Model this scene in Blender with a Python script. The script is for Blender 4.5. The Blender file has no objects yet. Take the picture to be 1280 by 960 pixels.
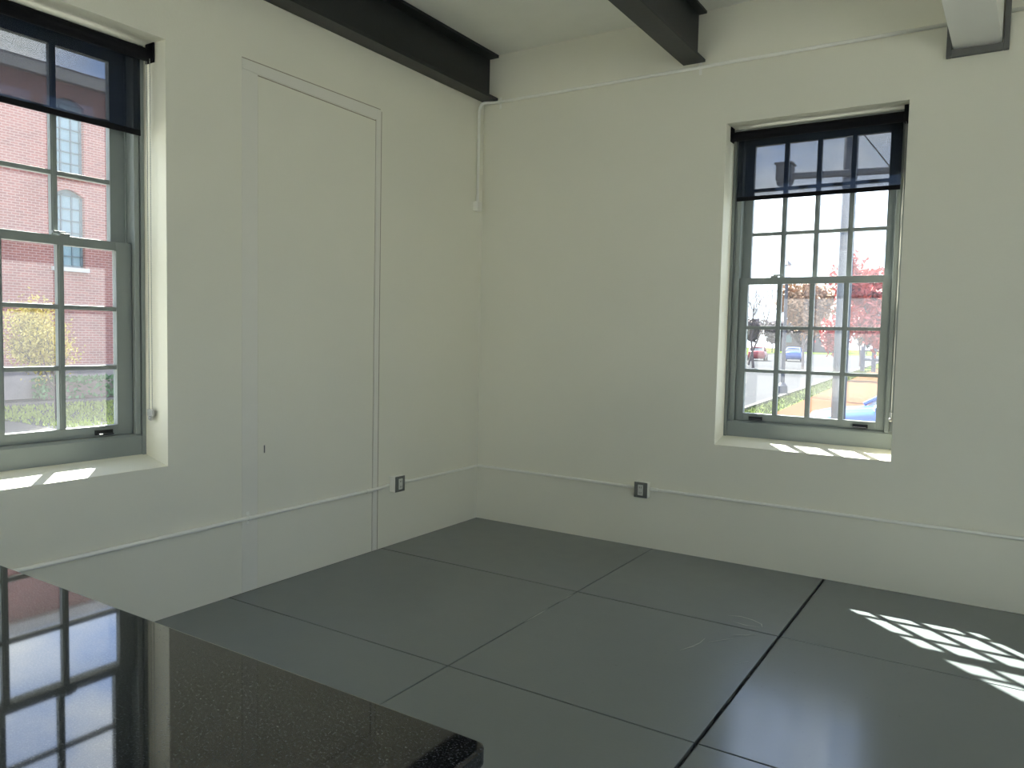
import bpy, bmesh, math, random
from mathutils import Vector, Matrix
random.seed(7)
SC = 1.13                      # model units -> metres (applied to every mesh at the end)
scene = bpy.context.scene
col = scene.collection

# ------------------------------------------------------------------ helpers
def tag(o, label=None, cat=None, group=None, kind=None):
    if label: o['label'] = label
    if cat: o['category'] = cat
    if group: o['group'] = group
    if kind: o['kind'] = kind
    return o

def wloc(o):
    v = Vector((0, 0, 0))
    while o is not None:
        v += o.location
        o = o.parent
    return v

def empty(name, loc, label=None, cat=None, group=None, kind=None, parent=None):
    o = bpy.data.objects.new(name, None)
    o.empty_display_size = .1
    col.objects.link(o)
    if parent: o.parent = parent; o.location = Vector(loc) - wloc(parent)
    else: o.location = loc
    return tag(o, label, cat, group, kind)

class MB:
    """collects shapes in world coordinates; build() links them as ONE mesh object"""
    def __init__(s, T=None):
        s.v = []; s.f = []; s.T = T or (lambda a, b, c: (a, b, c))
    def add(s, vs, fs):
        n = len(s.v)
        s.v += [tuple(s.T(*v)) for v in vs]
        s.f += [tuple(i + n for i in f) for f in fs]
        return s
    def box(s, x0, x1, y0, y1, z0, z1):
        vs = [(x, y, z) for z in (z0, z1) for y in (y0, y1) for x in (x0, x1)]
        return s.add(vs, [(0, 2, 3, 1), (4, 5, 7, 6), (0, 1, 5, 4), (2, 6, 7, 3), (0, 4, 6, 2), (1, 3, 7, 5)])
    def hexa(s, lo, hi):
        """lo, hi: four corners each"""
        return s.add(list(lo) + list(hi), [(3, 2, 1, 0), (4, 5, 6, 7), (0, 1, 5, 4), (1, 2, 6, 5), (2, 3, 7, 6), (3, 0, 4, 7)])
    def prism(s, poly, axis, a, b):
        """poly: 2-D outline; axis 0,1,2 = extrusion direction"""
        def P(q, t):
            return {0: (t, q[0], q[1]), 1: (q[0], t, q[1]), 2: (q[0], q[1], t)}[axis]
        n = len(poly)
        vs = [P(q, a) for q in poly] + [P(q, b) for q in poly]
        fs = [tuple(range(n))[::-1], tuple(range(n, 2 * n))]
        fs += [(i, (i + 1) % n, n + (i + 1) % n, n + i) for i in range(n)]
        return s.add(vs, fs)
    def tube(s, pts, r, n=8, cap=True):
        pts = [Vector(p) for p in pts]
        rs = r if isinstance(r, (list, tuple)) else [r] * len(pts)
        ref = None
        rings = []
        for i, p in enumerate(pts):
            d = (pts[min(i + 1, len(pts) - 1)] - pts[max(i - 1, 0)]).normalized()
            if ref is None:
                ref = d.orthogonal().normalized()
            ref = (ref - d * ref.dot(d))
            if ref.length < 1e-5: ref = d.orthogonal()
            ref.normalize()
            b = d.cross(ref)
            rings.append([p + (ref * math.cos(2 * math.pi * k / n) + b * math.sin(2 * math.pi * k / n)) * rs[i] for k in range(n)])
        vs = [tuple(v) for ring in rings for v in ring]
        fs = []
        for i in range(len(rings) - 1):
            for k in range(n):
                a, b2 = i * n + k, i * n + (k + 1) % n
                fs.append((a, b2, b2 + n, a + n))
        if cap:
            fs.append(tuple(range(n))[::-1]); m = (len(rings) - 1) * n
            fs.append(tuple(range(m, m + n)))
        return s.add(vs, fs)
    def ball(s, c, r, n=10, m=6, sz=1.0):
        vs = [(c[0], c[1], c[2] - r * sz)]
        for j in range(1, m):
            t = -math.pi / 2 + math.pi * j / m
            for k in range(n):
                vs.append((c[0] + r * math.cos(t) * math.cos(2 * math.pi * k / n), c[1] + r * math.cos(t) * math.sin(2 * math.pi * k / n), c[2] + r * sz * math.sin(t)))
        vs.append((c[0], c[1], c[2] + r * sz))
        fs = [(0, 1 + (k + 1) % n, 1 + k) for k in range(n)]
        for j in range(m - 2):
            for k in range(n):
                a = 1 + j * n + k; b = 1 + j * n + (k + 1) % n
                fs.append((a, b, b + n, a + n))
        L = len(vs) - 1; o = 1 + (m - 2) * n
        fs += [(o + k, o + (k + 1) % n, L) for k in range(n)]
        return s.add(vs, fs)
    def build(s, name, mat, parent=None, smooth=False, bevel=0, recalc=True, origin=None, **tags):
        me = bpy.data.meshes.new(name)
        V = [Vector(v) for v in s.v]
        if parent is not None: org = wloc(parent); loc = Vector((0, 0, 0))
        else:
            if origin is not None: org = Vector(origin)
            else:
                lo = Vector([min(v[i] for v in V) for i in range(3)]); hi = Vector([max(v[i] for v in V) for i in range(3)])
                org = Vector(((lo.x + hi.x) / 2, (lo.y + hi.y) / 2, lo.z))
            loc = org
        me.from_pydata([tuple(v - org) for v in V], [], s.f)
        if recalc:
            bm = bmesh.new(); bm.from_mesh(me)
            bmesh.ops.recalc_face_normals(bm, faces=bm.faces)
            bm.to_mesh(me); bm.free()
        if smooth:
            for p in me.polygons: p.use_smooth = True
        me.materials.append(mat)
        o = bpy.data.objects.new(name, me)
        col.objects.link(o)
        o.location = loc
        if parent is not None: o.parent = parent
        if bevel:
            b = o.modifiers.new('bevel', 'BEVEL'); b.width = bevel * SC; b.segments = 2; b.limit_method = 'ANGLE'; b.angle_limit = math.radians(40)
        return tag(o, **tags)

# ------------------------------------------------------------------ materials
def newmat(name):
    m = bpy.data.materials.new(name); m.use_nodes = True
    nt = m.node_tree; nt.nodes.clear()
    out = nt.nodes.new('ShaderNodeOutputMaterial')
    return m, nt, out

def N(nt, typ, **kw):
    n = nt.nodes.new(typ)
    for k, v in kw.items():
        if k in n.inputs: n.inputs[k].default_value = v
        else: setattr(n, k, v)
    return n

def pmat(name, color, rough=.5, metal=0., var=.06, scale=6., bump=0., bscale=40., spec=.5, ior=1.5, vscale2=None):
    m, nt, out = newmat(name)
    L = nt.links.new
    b = nt.nodes.new('ShaderNodeBsdfPrincipled')
    b.inputs['Roughness'].default_value = rough; b.inputs['Metallic'].default_value = metal
    b.inputs['Specular IOR Level'].default_value = spec; b.inputs['IOR'].default_value = ior
    tc = nt.nodes.new('ShaderNodeTexCoord')
    no = N(nt, 'ShaderNodeTexNoise', Scale=scale, Detail=4.)
    L(tc.outputs['Object'], no.inputs['Vector'])
    mx = nt.nodes.new('ShaderNodeMix'); mx.data_type = 'RGBA'
    mx.inputs[6].default_value = (*[c * (1 - var) for c in color], 1); mx.inputs[7].default_value = (*[min(1, c * (1 + var)) for c in color], 1)
    L(no.outputs['Fac'], mx.inputs[0]); L(mx.outputs[2], b.inputs['Base Color'])
    if bump:
        n2 = N(nt, 'ShaderNodeTexNoise', Scale=bscale, Detail=5.); L(tc.outputs['Object'], n2.inputs['Vector'])
        bp = N(nt, 'ShaderNodeBump', Strength=1.0, Distance=bump); L(n2.outputs['Fac'], bp.inputs['Height']); L(bp.outputs['Normal'], b.inputs['Normal'])
    L(b.outputs[0], out.inputs[0])
    return m

WALLC = (.81, .79, .675)
M = {}
def wall_material():
    m, nt, out = newmat('painted_plaster'); L = nt.links.new
    b = nt.nodes.new('ShaderNodeBsdfPrincipled'); b.inputs['Roughness'].default_value = .55; b.inputs['Specular IOR Level'].default_value = .3
    tc = nt.nodes.new('ShaderNodeTexCoord')
    n0 = N(nt, 'ShaderNodeTexNoise', Scale=1.3, Detail=3.); L(tc.outputs['Object'], n0.inputs['Vector'])
    mx = nt.nodes.new('ShaderNodeMix'); mx.data_type = 'RGBA'
    mx.inputs[6].default_value = (*[c * .97 for c in WALLC], 1); mx.inputs[7].default_value = (*[c * 1.02 for c in WALLC], 1)
    L(n0.outputs['Fac'], mx.inputs[0]); L(mx.outputs[2], b.inputs['Base Color'])
    a = N(nt, 'ShaderNodeTexNoise', Scale=2.2, Detail=2.); L(tc.outputs['Object'], a.inputs['Vector'])
    b1 = N(nt, 'ShaderNodeBump', Strength=.6, Distance=.012); L(a.outputs['Fac'], b1.inputs['Height'])
    c = N(nt, 'ShaderNodeTexNoise', Scale=60., Detail=4.); L(tc.outputs['Object'], c.inputs['Vector'])
    b2 = N(nt, 'ShaderNodeBump', Strength=.5, Distance=.0012); L(c.outputs['Fac'], b2.inputs['Height']); L(b1.outputs['Normal'], b2.inputs['Normal'])
    L(b2.outputs['Normal'], b.inputs['Normal']); L(b.outputs[0], out.inputs[0])
    return m
M['wall'] = wall_material()
M['ceiling'] = pmat('ceiling_paint', (.90, .895, .83), .7, var=.03, bump=.001, bscale=50)
M['trimwhite'] = pmat('trim_paint', (.79, .77, .69), .5, var=.03, bump=.0006, bscale=50)
M['conduit'] = pmat('painted_conduit', (.88, .87, .80), .35, var=.03)
M['sash'] = pmat('grey_sash_paint', (.235, .262, .255), .38, var=.08, bump=.0004, bscale=60)
M['steel'] = pmat('black_beam_paint', (.014, .0165, .018), .42, var=.25, scale=4, bump=.0006, bscale=30)
M['black'] = pmat('black_plastic', (.012, .013, .015), .4)
M['coverplate'] = pmat('dark_cover_plate', (.15, .155, .14), .4, metal=.0, var=.1)
M['caulk'] = pmat('brown_caulk', (.38, .33, .27), .8, var=.3, scale=14)
M['recept'] = pmat('outlet_plastic', (.62, .62, .57), .35, var=.02)
M['slot'] = pmat('slot_dark', (.02, .02, .02), .6)
M['cabinet'] = pmat('cabinet_paint', (.05, .05, .052), .4)
M['boxwhite'] = pmat('boxing_paint', (.80, .79, .74), .6, var=.03)
M['boxgrey'] = pmat('grey_collar', (.13, .13, .125), .7, var=.2, scale=12, bump=.004, bscale=20)
M['metal'] = pmat('bare_metal', (.45, .45, .44), .35, metal=.9)
M['chain'] = pmat('steel_bead_chain', (.35, .35, .33), .35, metal=.6)

def floor_material():
    m, nt, out = newmat('grey_floor_paint'); L = nt.links.new
    b = nt.nodes.new('ShaderNodeBsdfPrincipled'); b.inputs['IOR'].default_value = 1.75
    tc = nt.nodes.new('ShaderNodeTexCoord')
    n0 = N(nt, 'ShaderNodeTexNoise', Scale=1.1, Detail=5.); L(tc.outputs['Object'], n0.inputs['Vector'])
    mx = nt.nodes.new('ShaderNodeMix'); mx.data_type = 'RGBA'
    mx.inputs[6].default_value = (.142, .162, .165, 1); mx.inputs[7].default_value = (.165, .186, .188, 1)
    L(n0.outputs['Fac'], mx.inputs[0])
    n1 = N(nt, 'ShaderNodeTexNoise', Scale=26., Detail=6., Roughness=.7); L(tc.outputs['Object'], n1.inputs['Vector'])
    cr = nt.nodes.new('ShaderNodeValToRGB'); cr.color_ramp.elements[0].position = .3; cr.color_ramp.elements[1].position = .36
    cr.color_ramp.elements[0].color = (.8, .8, .8, 1); cr.color_ramp.elements[1].color = (1, 1, 1, 1)
    L(n1.outputs['Fac'], cr.inputs[0])
    mu = nt.nodes.new('ShaderNodeMix'); mu.data_type = 'RGBA'; mu.blend_type = 'MULTIPLY'; mu.inputs[0].default_value = 1
    L(mx.outputs[2], mu.inputs[6]); L(cr.outputs[0], mu.inputs[7]); L(mu.outputs[2], b.inputs['Base Color'])
    rg = N(nt, 'ShaderNodeMapRange'); rg.inputs[3].default_value = .26; rg.inputs[4].default_value = .36
    n2 = N(nt, 'ShaderNodeTexNoise', Scale=7., Detail=5.); L(tc.outputs['Object'], n2.inputs['Vector'])
    L(n2.outputs['Fac'], rg.inputs[0])
    sx = nt.nodes.new('ShaderNodeSeparateXYZ'); L(tc.outputs['Object'], sx.inputs[0])      # the bays right of the wide joint carry a newer, glossier coat
    gt = N(nt, 'ShaderNodeMath', operation='GREATER_THAN'); gt.inputs[1].default_value = 2.705 * SC; L(sx.outputs['X'], gt.inputs[0])
    ml = N(nt, 'ShaderNodeMath', operation='MULTIPLY_ADD'); ml.inputs[1].default_value = -.09; L(gt.outputs[0], ml.inputs[0]); L(rg.outputs[0], ml.inputs[2])
    L(ml.outputs[0], b.inputs['Roughness'])
    n3 = N(nt, 'ShaderNodeTexNoise', Scale=60., Detail=4.); L(tc.outputs['Object'], n3.inputs['Vector'])
    b1 = N(nt, 'ShaderNodeBump', Strength=.4, Distance=.0008); L(n3.outputs['Fac'], b1.inputs['Height'])
    n4 = N(nt, 'ShaderNodeTexNoise', Scale=2.4, Detail=2.); L(tc.outputs['Object'], n4.inputs['Vector'])
    b2 = N(nt, 'ShaderNodeBump', Strength=.3, Distance=.004); L(n4.outputs['Fac'], b2.inputs['Height']); L(b1.outputs['Normal'], b2.inputs['Normal'])
    L(b2.outputs['Normal'], b.inputs['Normal']); L(b.outputs[0], out.inputs[0])
    return m
M['floor'] = floor_material()
M['joint'] = pmat('joint_dirt', (.012, .013, .014), .7)
M['scuff'] = pmat('scuff_chalk', (.46, .46, .45), .7, var=.3, scale=30)

def granite_material():
    m, nt, out = newmat('black_granite'); L = nt.links.new
    b = nt.nodes.new('ShaderNodeBsdfPrincipled'); b.inputs['Roughness'].default_value = .035; b.inputs['IOR'].default_value = 1.65
    tc = nt.nodes.new('ShaderNodeTexCoord')
    n0 = N(nt, 'ShaderNodeTexNoise', Scale=210., Detail=3., Roughness=.6); L(tc.outputs['Object'], n0.inputs['Vector'])
    cr = nt.nodes.new('ShaderNodeValToRGB')
    e = cr.color_ramp.elements
    e[0].position = .50; e[0].color = (.006, .0065, .008, 1); e[1].position = .74; e[1].color = (.10, .108, .128, 1)
    L(n0.outputs['Fac'], cr.inputs[0])
    vo = N(nt, 'ShaderNodeTexVoronoi', Scale=150.); L(tc.outputs['Object'], vo.inputs['Vector'])
    c2 = nt.nodes.new('ShaderNodeValToRGB'); e = c2.color_ramp.elements
    e[0].position = .10; e[0].color = (.05, .055, .065, 1); e[1].position = .22; e[1].color = (0, 0, 0, 1)
    L(vo.outputs['Distance'], c2.inputs[0])
    ad = nt.nodes.new('ShaderNodeMix'); ad.data_type = 'RGBA'; ad.blend_type = 'ADD'; ad.inputs[0].default_value = .5
    L(cr.outputs[0], ad.inputs[6]); L(c2.outputs[0], ad.inputs[7]); L(ad.outputs[2], b.inputs['Base Color'])
    L(b.outputs[0], out.inputs[0])
    return m
M['granite'] = granite_material()

def glass_material(name='window_glass', dust=.021, tint=(.93, .96, .95)):
    m, nt, out = newmat(name); L = nt.links.new
    tr = N(nt, 'ShaderNodeBsdfTransparent'); tr.inputs[0].default_value = (*tint, 1)
    gl = N(nt, 'ShaderNodeBsdfGlossy'); gl.inputs['Roughness'].default_value = .02
    fr = N(nt, 'ShaderNodeFresnel', IOR=1.35)
    ge = nt.nodes.new('ShaderNodeNewGeometry')         # same reflectance on both faces of the thin pane
    io = N(nt, 'ShaderNodeMapRange'); io.inputs[3].default_value = 1.35; io.inputs[4].default_value = 1 / 1.35
    L(ge.outputs['Backfacing'], io.inputs[0]); L(io.outputs[0], fr.inputs['IOR'])
    mx = nt.nodes.new('ShaderNodeMixShader'); L(fr.outputs[0], mx.inputs[0]); L(tr.outputs[0], mx.inputs[1]); L(gl.outputs[0], mx.inputs[2])
    tl = N(nt, 'ShaderNodeBsdfTranslucent'); tl.inputs[0].default_value = (.85, .86, .9, 1)
    tc = nt.nodes.new('ShaderNodeTexCoord'); no = N(nt, 'ShaderNodeTexNoise', Scale=3., Detail=5.); L(tc.outputs['Object'], no.inputs['Vector'])
    mr = N(nt, 'ShaderNodeMapRange'); mr.inputs[3].default_value = dust * .6; mr.inputs[4].default_value = dust * 1.4; L(no.outputs['Fac'], mr.inputs[0])
    m2 = nt.nodes.new('ShaderNodeMixShader'); L(mr.outputs[0], m2.inputs[0]); L(mx.outputs[0], m2.inputs[1]); L(tl.outputs[0], m2.inputs[2])
    L(m2.outputs[0], out.inputs[0])
    return m
M['glass'] = glass_material()

def blind_material():
    m, nt, out = newmat('black_mesh_fabric'); L = nt.links.new
    tr = N(nt, 'ShaderNodeBsdfTransparent'); tr.inputs[0].default_value = (1, 1, 1, 1)
    di = N(nt, 'ShaderNodeBsdfDiffuse'); di.inputs[0].default_value = (.016, .017, .02, 1)
    tl = N(nt, 'ShaderNodeBsdfTranslucent'); tl.inputs[0].default_value = (.006, .010, .020, 1)  # blue tint stands in for lens glare over the blind
    a = nt.nodes.new('ShaderNodeAddShader'); L(di.outputs[0], a.inputs[0]); L(tl.outputs[0], a.inputs[1])
    tc = nt.nodes.new('ShaderNodeTexCoord'); no = N(nt, 'ShaderNodeTexNoise', Scale=300., Detail=1.); L(tc.outputs['Object'], no.inputs['Vector'])
    mr = N(nt, 'ShaderNodeMapRange'); mr.inputs[3].default_value = .60; mr.inputs[4].default_value = .68; L(no.outputs['Fac'], mr.inputs[0])
    mx = nt.nodes.new('ShaderNodeMixShader'); L(mr.outputs[0], mx.inputs[0]); L(tr.outputs[0], mx.inputs[1]); L(a.outputs[0], mx.inputs[2])
    L(mx.outputs[0], out.inputs[0])
    return m
M['blind'] = blind_material()
M['tube'] = pmat('black_fabric_roll', (.006, .006, .008), .7, spec=.15)

# outdoor materials
def brick_material():
    m, nt, out = newmat('red_brick'); L = nt.links.new
    b = nt.nodes.new('ShaderNodeBsdfPrincipled'); b.inputs['Roughness'].default_value = .9
    tc = nt.nodes.new('ShaderNodeTexCoord')
    sp = nt.nodes.new('ShaderNodeSeparateXYZ'); L(tc.outputs['Object'], sp.inputs[0])
    cb = nt.nodes.new('ShaderNodeCombineXYZ')
    ad = N(nt, 'ShaderNodeMath', operation='ADD'); L(sp.outputs['X'], ad.inputs[0]); L(sp.outputs['Y'], ad.inputs[1])
    L(ad.outputs[0], cb.inputs['X']); L(sp.outputs['Z'], cb.inputs['Y'])
    br = N(nt, 'ShaderNodeTexBrick', Scale=1.0)
    br.inputs['Color1'].default_value = (.27, .095, .075, 1); br.inputs['Color2'].default_value = (.20, .07, .06, 1); br.inputs['Mortar'].default_value = (.34, .215, .19, 1)
    br.inputs['Mortar Size'].default_value = .012; br.inputs['Brick Width'].default_value = .24; br.inputs['Row Height'].default_value = .085
    L(cb.outputs[0], br.inputs['Vector'])
    no = N(nt, 'ShaderNodeTexNoise', Scale=.9, Detail=5.); L(tc.outputs['Object'], no.inputs['Vector'])
    mr = N(nt, 'ShaderNodeMapRange'); mr.inputs[3].default_value = .75; mr.inputs[4].default_value = 1.3; L(no.outputs['Fac'], mr.inputs[0])
    mu = nt.nodes.new('ShaderNodeMix'); mu.data_type = 'RGBA'; mu.blend_type = 'MULTIPLY'; mu.inputs[0].default_value = 1
    L(br.outputs['Color'], mu.inputs[6]); L(mr.outputs[0], mu.inputs[7]); L(mu.outputs[2], b.inputs['Base Color']); L(b.outputs[0], out.inputs[0])
    return m
M['brick'] = brick_material()
M['stone'] = pmat('foundation_stone', (.22, .19, .18), .9, var=.3, scale=3)
M['bglass'] = pmat('building_glass', (.16, .25, .28), .25, var=.2, scale=1.5)
M['bframe'] = pmat('building_sash', (.10, .15, .17), .5)
M['cornice'] = pmat('cornice_stone', (.42, .40, .38), .8)
M['asphalt'] = pmat('asphalt', (.055, .056, .06), .85, var=.2, scale=1, bump=.004, spec=0.)
M['kerb'] = pmat('kerb_concrete', (.10, .097, .09), .85, spec=0.)
M['paver'] = pmat('orange_brick_paving', (.095, .046, .026), .85, var=.3, scale=3, spec=0.)
M['path'] = pmat('pale_path', (.11, .10, .09), .9, var=.2, spec=0.)
M['bounce_paving'] = pmat('pale_bounce_paving', (.48, .47, .44), .9, var=.15, spec=0.)  # paleness raised so this ground bounces more light indoors
M['concrete'] = pmat('pale_concrete', (.20, .195, .18), .9, var=.1, spec=0.)
M['soil'] = pmat('lawn_soil', (.06, .085, .02), .95, var=.4, scale=2, spec=0.)
M['lawn'] = pmat('sunlit_lawn_blades', (.20, .25, .04), .8, var=.4, scale=1.5)  # sunlit look put into the colour where the building shades the lawn
M['grass'] = pmat('grass_blades', (.095, .115, .018), .8, var=.4, scale=1.5)
M['leaf_red'] = pmat('red_leaves', (.40, .075, .055), .6, var=.45, scale=2.)
M['leaf_tan'] = pmat('tan_leaves', (.34, .20, .105), .7, var=.35, scale=2.)
M['leaf_yellow'] = pmat('yellow_buds', (.34, .28, .07), .7, var=.4, scale=3.)
M['leaf_green'] = pmat('hedge_leaves', (.08, .17, .06), .7, var=.4, scale=3.)
M['leaf_mauve'] = pmat('mauve_twigs', (.11, .085, .09), .9, var=.3, scale=.6)
M['twig'] = pmat('grey_twigs', (.085, .068, .064), .9, var=.3)
M['bark'] = pmat('bark', (.16, .12, .10), .9, var=.3, scale=10)
M['pole'] = pmat('painted_pole', (.07, .083, .11), .45, var=.1)
M['lamppost'] = pmat('dark_lamp_post', (.05, .06, .08), .5)
M['globe'] = pmat('frosted_globe', (.75, .76, .78), .3)
M['carblue'] = pmat('blue_car_paint', (.012, .075, .30), .2, var=.03, spec=.8)
M['carred'] = pmat('red_car_paint', (.22, .02, .025), .3, var=.03)
M['carglass'] = pmat('car_glass', (.05, .06, .07), .05, var=.05)
M['tyre'] = pmat('tyre', (.02, .02, .02), .8)
M['rail'] = pmat('railing_paint', (.10, .10, .13), .5)
M['siding'] = pmat('far_house_siding', (.12, .095, .095), .9, var=.15)
M['roofing'] = pmat('far_house_roof', (.14, .13, .15), .9)

# ------------------------------------------------------------------ setting
CEIL = 3.70
XR, YB = 8.2, -9.2
WT = .40
ZB, ZT = .792, 2.937
WW = 1.085
RW = [1.965]              # left edges of the openings in the right-hand wall
LW = [-2.773, -6.25]            # right edges of the openings in the left-hand wall

def wall_mb(T, u0, u1, holes, sill=True):
    """wall in (u, d, z): d = 0 room face, d = WT outer face"""
    mb = MB(T); u = u0
    for h in holes:
        mb.box(u, h, 0, WT, 0, CEIL)
        mb.box(h, h + WW, 0, WT, 0, ZB - .0)
        mb.box(h, h + WW, 0, WT, ZT, CEIL)
        # sloping sill
        mb.prism([(0, ZB - .001), (.34, ZB - .001), (.34, ZB + .34 * .235), (0, ZB)], 0, h, h + WW)
        u = h + WW
    mb.box(u, u1, 0, WT, 0, CEIL)
    return mb
TR = lambda u, d, z: (u, d, z)
TL = lambda u, d, z: (-d, -u, z)
TB = lambda u, d, z: (u, YB - d, z)
TX = lambda u, d, z: (XR + d, -u, z)
wall_mb(TR, -WT, XR + WT, RW).build('wall_right', M['wall'], kind='structure')
wall_mb(TL, 0, -YB, [-y for y in LW]).build('wall_left', M['wall'], kind='structure')
BG = [.35]; BW, BZ0, BZ1 = 1.75, .12, 3.25      # unseen tall glazing behind the camera, added to bring in daylight
wbk = MB(TB); u_ = -WT
for h in BG:
    wbk.box(u_, h, 0, WT, 0, CEIL).box(h, h + BW, 0, WT, 0, BZ0).box(h, h + BW, 0, WT, BZ1, CEIL); u_ = h + BW
wbk.box(u_, XR + WT, 0, WT, 0, CEIL)
wbk.build('wall_back', M['wall'], kind='structure')
SG = [2.6, 4.9, 7.2]  # more unseen glazed openings, added to brighten the room
wsd = MB(TX); u_ = 0
for h in SG:
    wsd.box(u_, h, 0, WT, 0, CEIL).box(h, h + BW, 0, WT, 0, BZ0).box(h, h + BW, 0, WT, BZ1, CEIL); u_ = h + BW
wsd.box(u_, -YB, 0, WT, 0, CEIL)
wsd.build('wall_side', M['wall'], kind='structure')
MB().box(-WT, XR + WT, YB - WT, WT, CEIL, CEIL + .2).build('ceiling', M['ceiling'], kind='structure')

# floor: painted slabs with open joints on a dark bed
fl = MB()
xs = [0, .38, 1.543, 2.705, 3.87, 5.03, 6.2, 7.36, XR]; ys = [0, -1.148, -2.405, -3.66, -4.92, -6.18, -7.44, YB]
xs = [0, 1.543, 2.705, 3.87, 5.03, 6.2, 7.36, XR]
gx = {1.543: .003, 2.705: .008}; gy = .0042
for i in range(len(xs) - 1):
    for j in range(len(ys) - 1):
        a = xs[i] + (gx.get(xs[i], .004) if i else 0); b = xs[i + 1] - (gx.get(xs[i + 1], .004) if i < len(xs) - 2 else 0)
        c = ys[j + 1] + (gy if j < len(ys) - 2 else 0); d = ys[j] - (gy if j else 0)
        dz = random.uniform(-.001, .001)
        fl.box(a, b, c, d, -.05, dz)
floor = fl.build('floor', M['floor'], bevel=.0025, origin=(0, 0, 0), kind='structure')
MB().box(-WT, XR + WT, YB - WT, WT, -.2, -.02).build('joint_bed', M['joint'], floor)

def scuff(pts, r=.004):
    P = [Vector(p) for p in pts]
    mb = MB()
    L_, R_ = [], []
    for i, q in enumerate(P):
        d = (P[min(i + 1, len(P) - 1)] - P[max(0, i - 1)]).normalized(); n = Vector((-d.y, d.x, 0))
        w = r * (1 if 0 < i < len(P) - 1 else .2) * random.uniform(.6, 1.2)
        L_.append(q + n * w); R_.append(q - n * w)
    for i in range(len(P) - 1):
        mb.hexa([(*L_[i].xy, .0012), (*R_[i].xy, .0012), (*R_[i + 1].xy, .0012), (*L_[i + 1].xy, .0012)],
                [(*L_[i].xy, .0018), (*R_[i].xy, .0018), (*R_[i + 1].xy, .0018), (*L_[i + 1].xy, .0018)])
    return mb.build('scuff_mark', M['scuff'], floor)

# ------------------------------------------------------------------ windows
def window(n, T, cols, jw, gs, label=None, detail=True):
    o0 = Vector(T(WW / 2, .2, ZB + .05))
    w = empty('window_%d' % n, o0, kind='structure')
    top = ZT
    fr = MB(T)
    for a, b, s in ((0, jw, 1), (WW - jw, WW, -1)):
        fr.box(a, b, .205, .36, ZB + .03, top)
    # stops and beads that give the jamb its lines
    for s in (0, 1):
        q = (lambda a, b: (a, b) if not s else (WW - b, WW - a))
        fr.box(*q(0, .02), .188, .206, ZB + .04, top)
        fr.box(*q(jw - .022, jw + .004), .192, .212, .945, top)
        fr.box(*q(jw - .002, jw + .009), .262, .269, .945, top)
        fr.box(*q(jw - .002, jw + .02), .306, .36, .945, top)
    fr.box(0, WW, .20, .36, 2.888, top)
    fr.build('window_frame', M['sash'], w, bevel=.002)
    st = MB(T).prism([(.195, ZB + .035), (.36, ZB + .035), (.36, .942), (.24, .948), (.205, .948), (.195, .935)], 0, .001, WW - .001)
    st.build('window_stool', M['sash'], w, bevel=.002)
    gw = WW - 2 * gs
    def sash(name, d0, d1, zb, zg0, zg1, zt, mw):
        s = MB(T)
        s.box(jw + .003, gs, d0, d1, zb, zt).box(WW - gs, WW - jw - .003, d0, d1, zb, zt)
        s.box(gs, WW - gs, d0, d1, zb, zg0).box(gs, WW - gs, d0, d1, zg1, zt)
        for c in range(1, cols):
            u = gs + gw * c / cols
            s.box(u - mw / 2, u + mw / 2, d0 + .003, d1 - .004, zg0, zg1)
            s.box(u - mw * .3, u + mw * .3, d0 - .001, d0 + .004, zg0, zg1)
        for r in (1, 2):
            z = zg0 + (zg1 - zg0) * r / 3
            s.box(gs, WW - gs, d0 + .004, d1 - .004, z - .011, z + .011)
        so = s.build(name, M['sash'], w, bevel=.0015)
        MB(T).box(gs - .008, WW - gs + .008, d0 + .017, d0 + .020, zg0 - .008, zg1 + .008).build('glass_panes', M['glass'], so)
        return so
    lo = sash('lower_sash', .222, .258, .949, 1.002, 1.888, 1.932, .030)
    sash('upper_sash', .270, .305, 1.892, 1.934, 2.832, 2.90, .030)
    if detail:
        for u in (.21, WW - .21):
            lf = MB(T)
            lf.box(u - .045, u + .045, .212, .2218, .958, .982)
            lf.box(u - .038, u + .038, .192, .212, .958, .965)
            lf.build('sash_lift', M['black'], w, bevel=.0015)
        lk = MB(T); lk.box(.27 if cols == 4 else .36, .315 if cols == 4 else .405, .226, .252, 1.932, 1.944); lk.box(.285 if cols == 4 else .375, .345 if cols == 4 else .435, .234, .248, 1.943, 1.954)
        lk.build('sash_lock', M['sash'], w, bevel=.0015)
    return w

def TRw(x0): return lambda u, d, z: (x0 + u, d, z)
def TLw(y0): return lambda u, d, z: (-d, y0 - u, z)
window(1, TLw(LW[0]), 3, .05, .135)
window(2, TRw(RW[0]), 4, .062, .122)
window(3, TLw(LW[1]), 3, .05, .135, detail=False)  # unseen window, added as an extra daylight source
for n_, (TB_, h) in enumerate([(TB, h) for h in BG] + [(TX, h) for h in SG]):
    w_ = empty('window_%d' % (n_ + 4), TB_(h + BW / 2, .2, BZ0), kind='structure')  # frames and panes for the added daylight openings
    f_ = MB(TB_)
    f_.box(h, h + .05, .17, .23, BZ0, BZ1).box(h + BW - .05, h + BW, .17, .23, BZ0, BZ1).box(h + .05, h + BW - .05, .17, .23, BZ0, BZ0 + .06).box(h + .05, h + BW - .05, .17, .23, BZ1 - .06, BZ1)
    f_.box(h + .05, h + BW - .05, .17, .23, 2.3, 2.36).box(h + BW / 2 - .025, h + BW / 2 + .025, .17, .23, BZ0 + .06, 2.3)
    f_.build('window_frame', M['sash'], w_, bevel=.002)
    MB(TB_).box(h + .045, h + BW - .045, .198, .201, BZ0 + .055, BZ1 - .055).build('glass_panes', M['glass'], w_)

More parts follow.
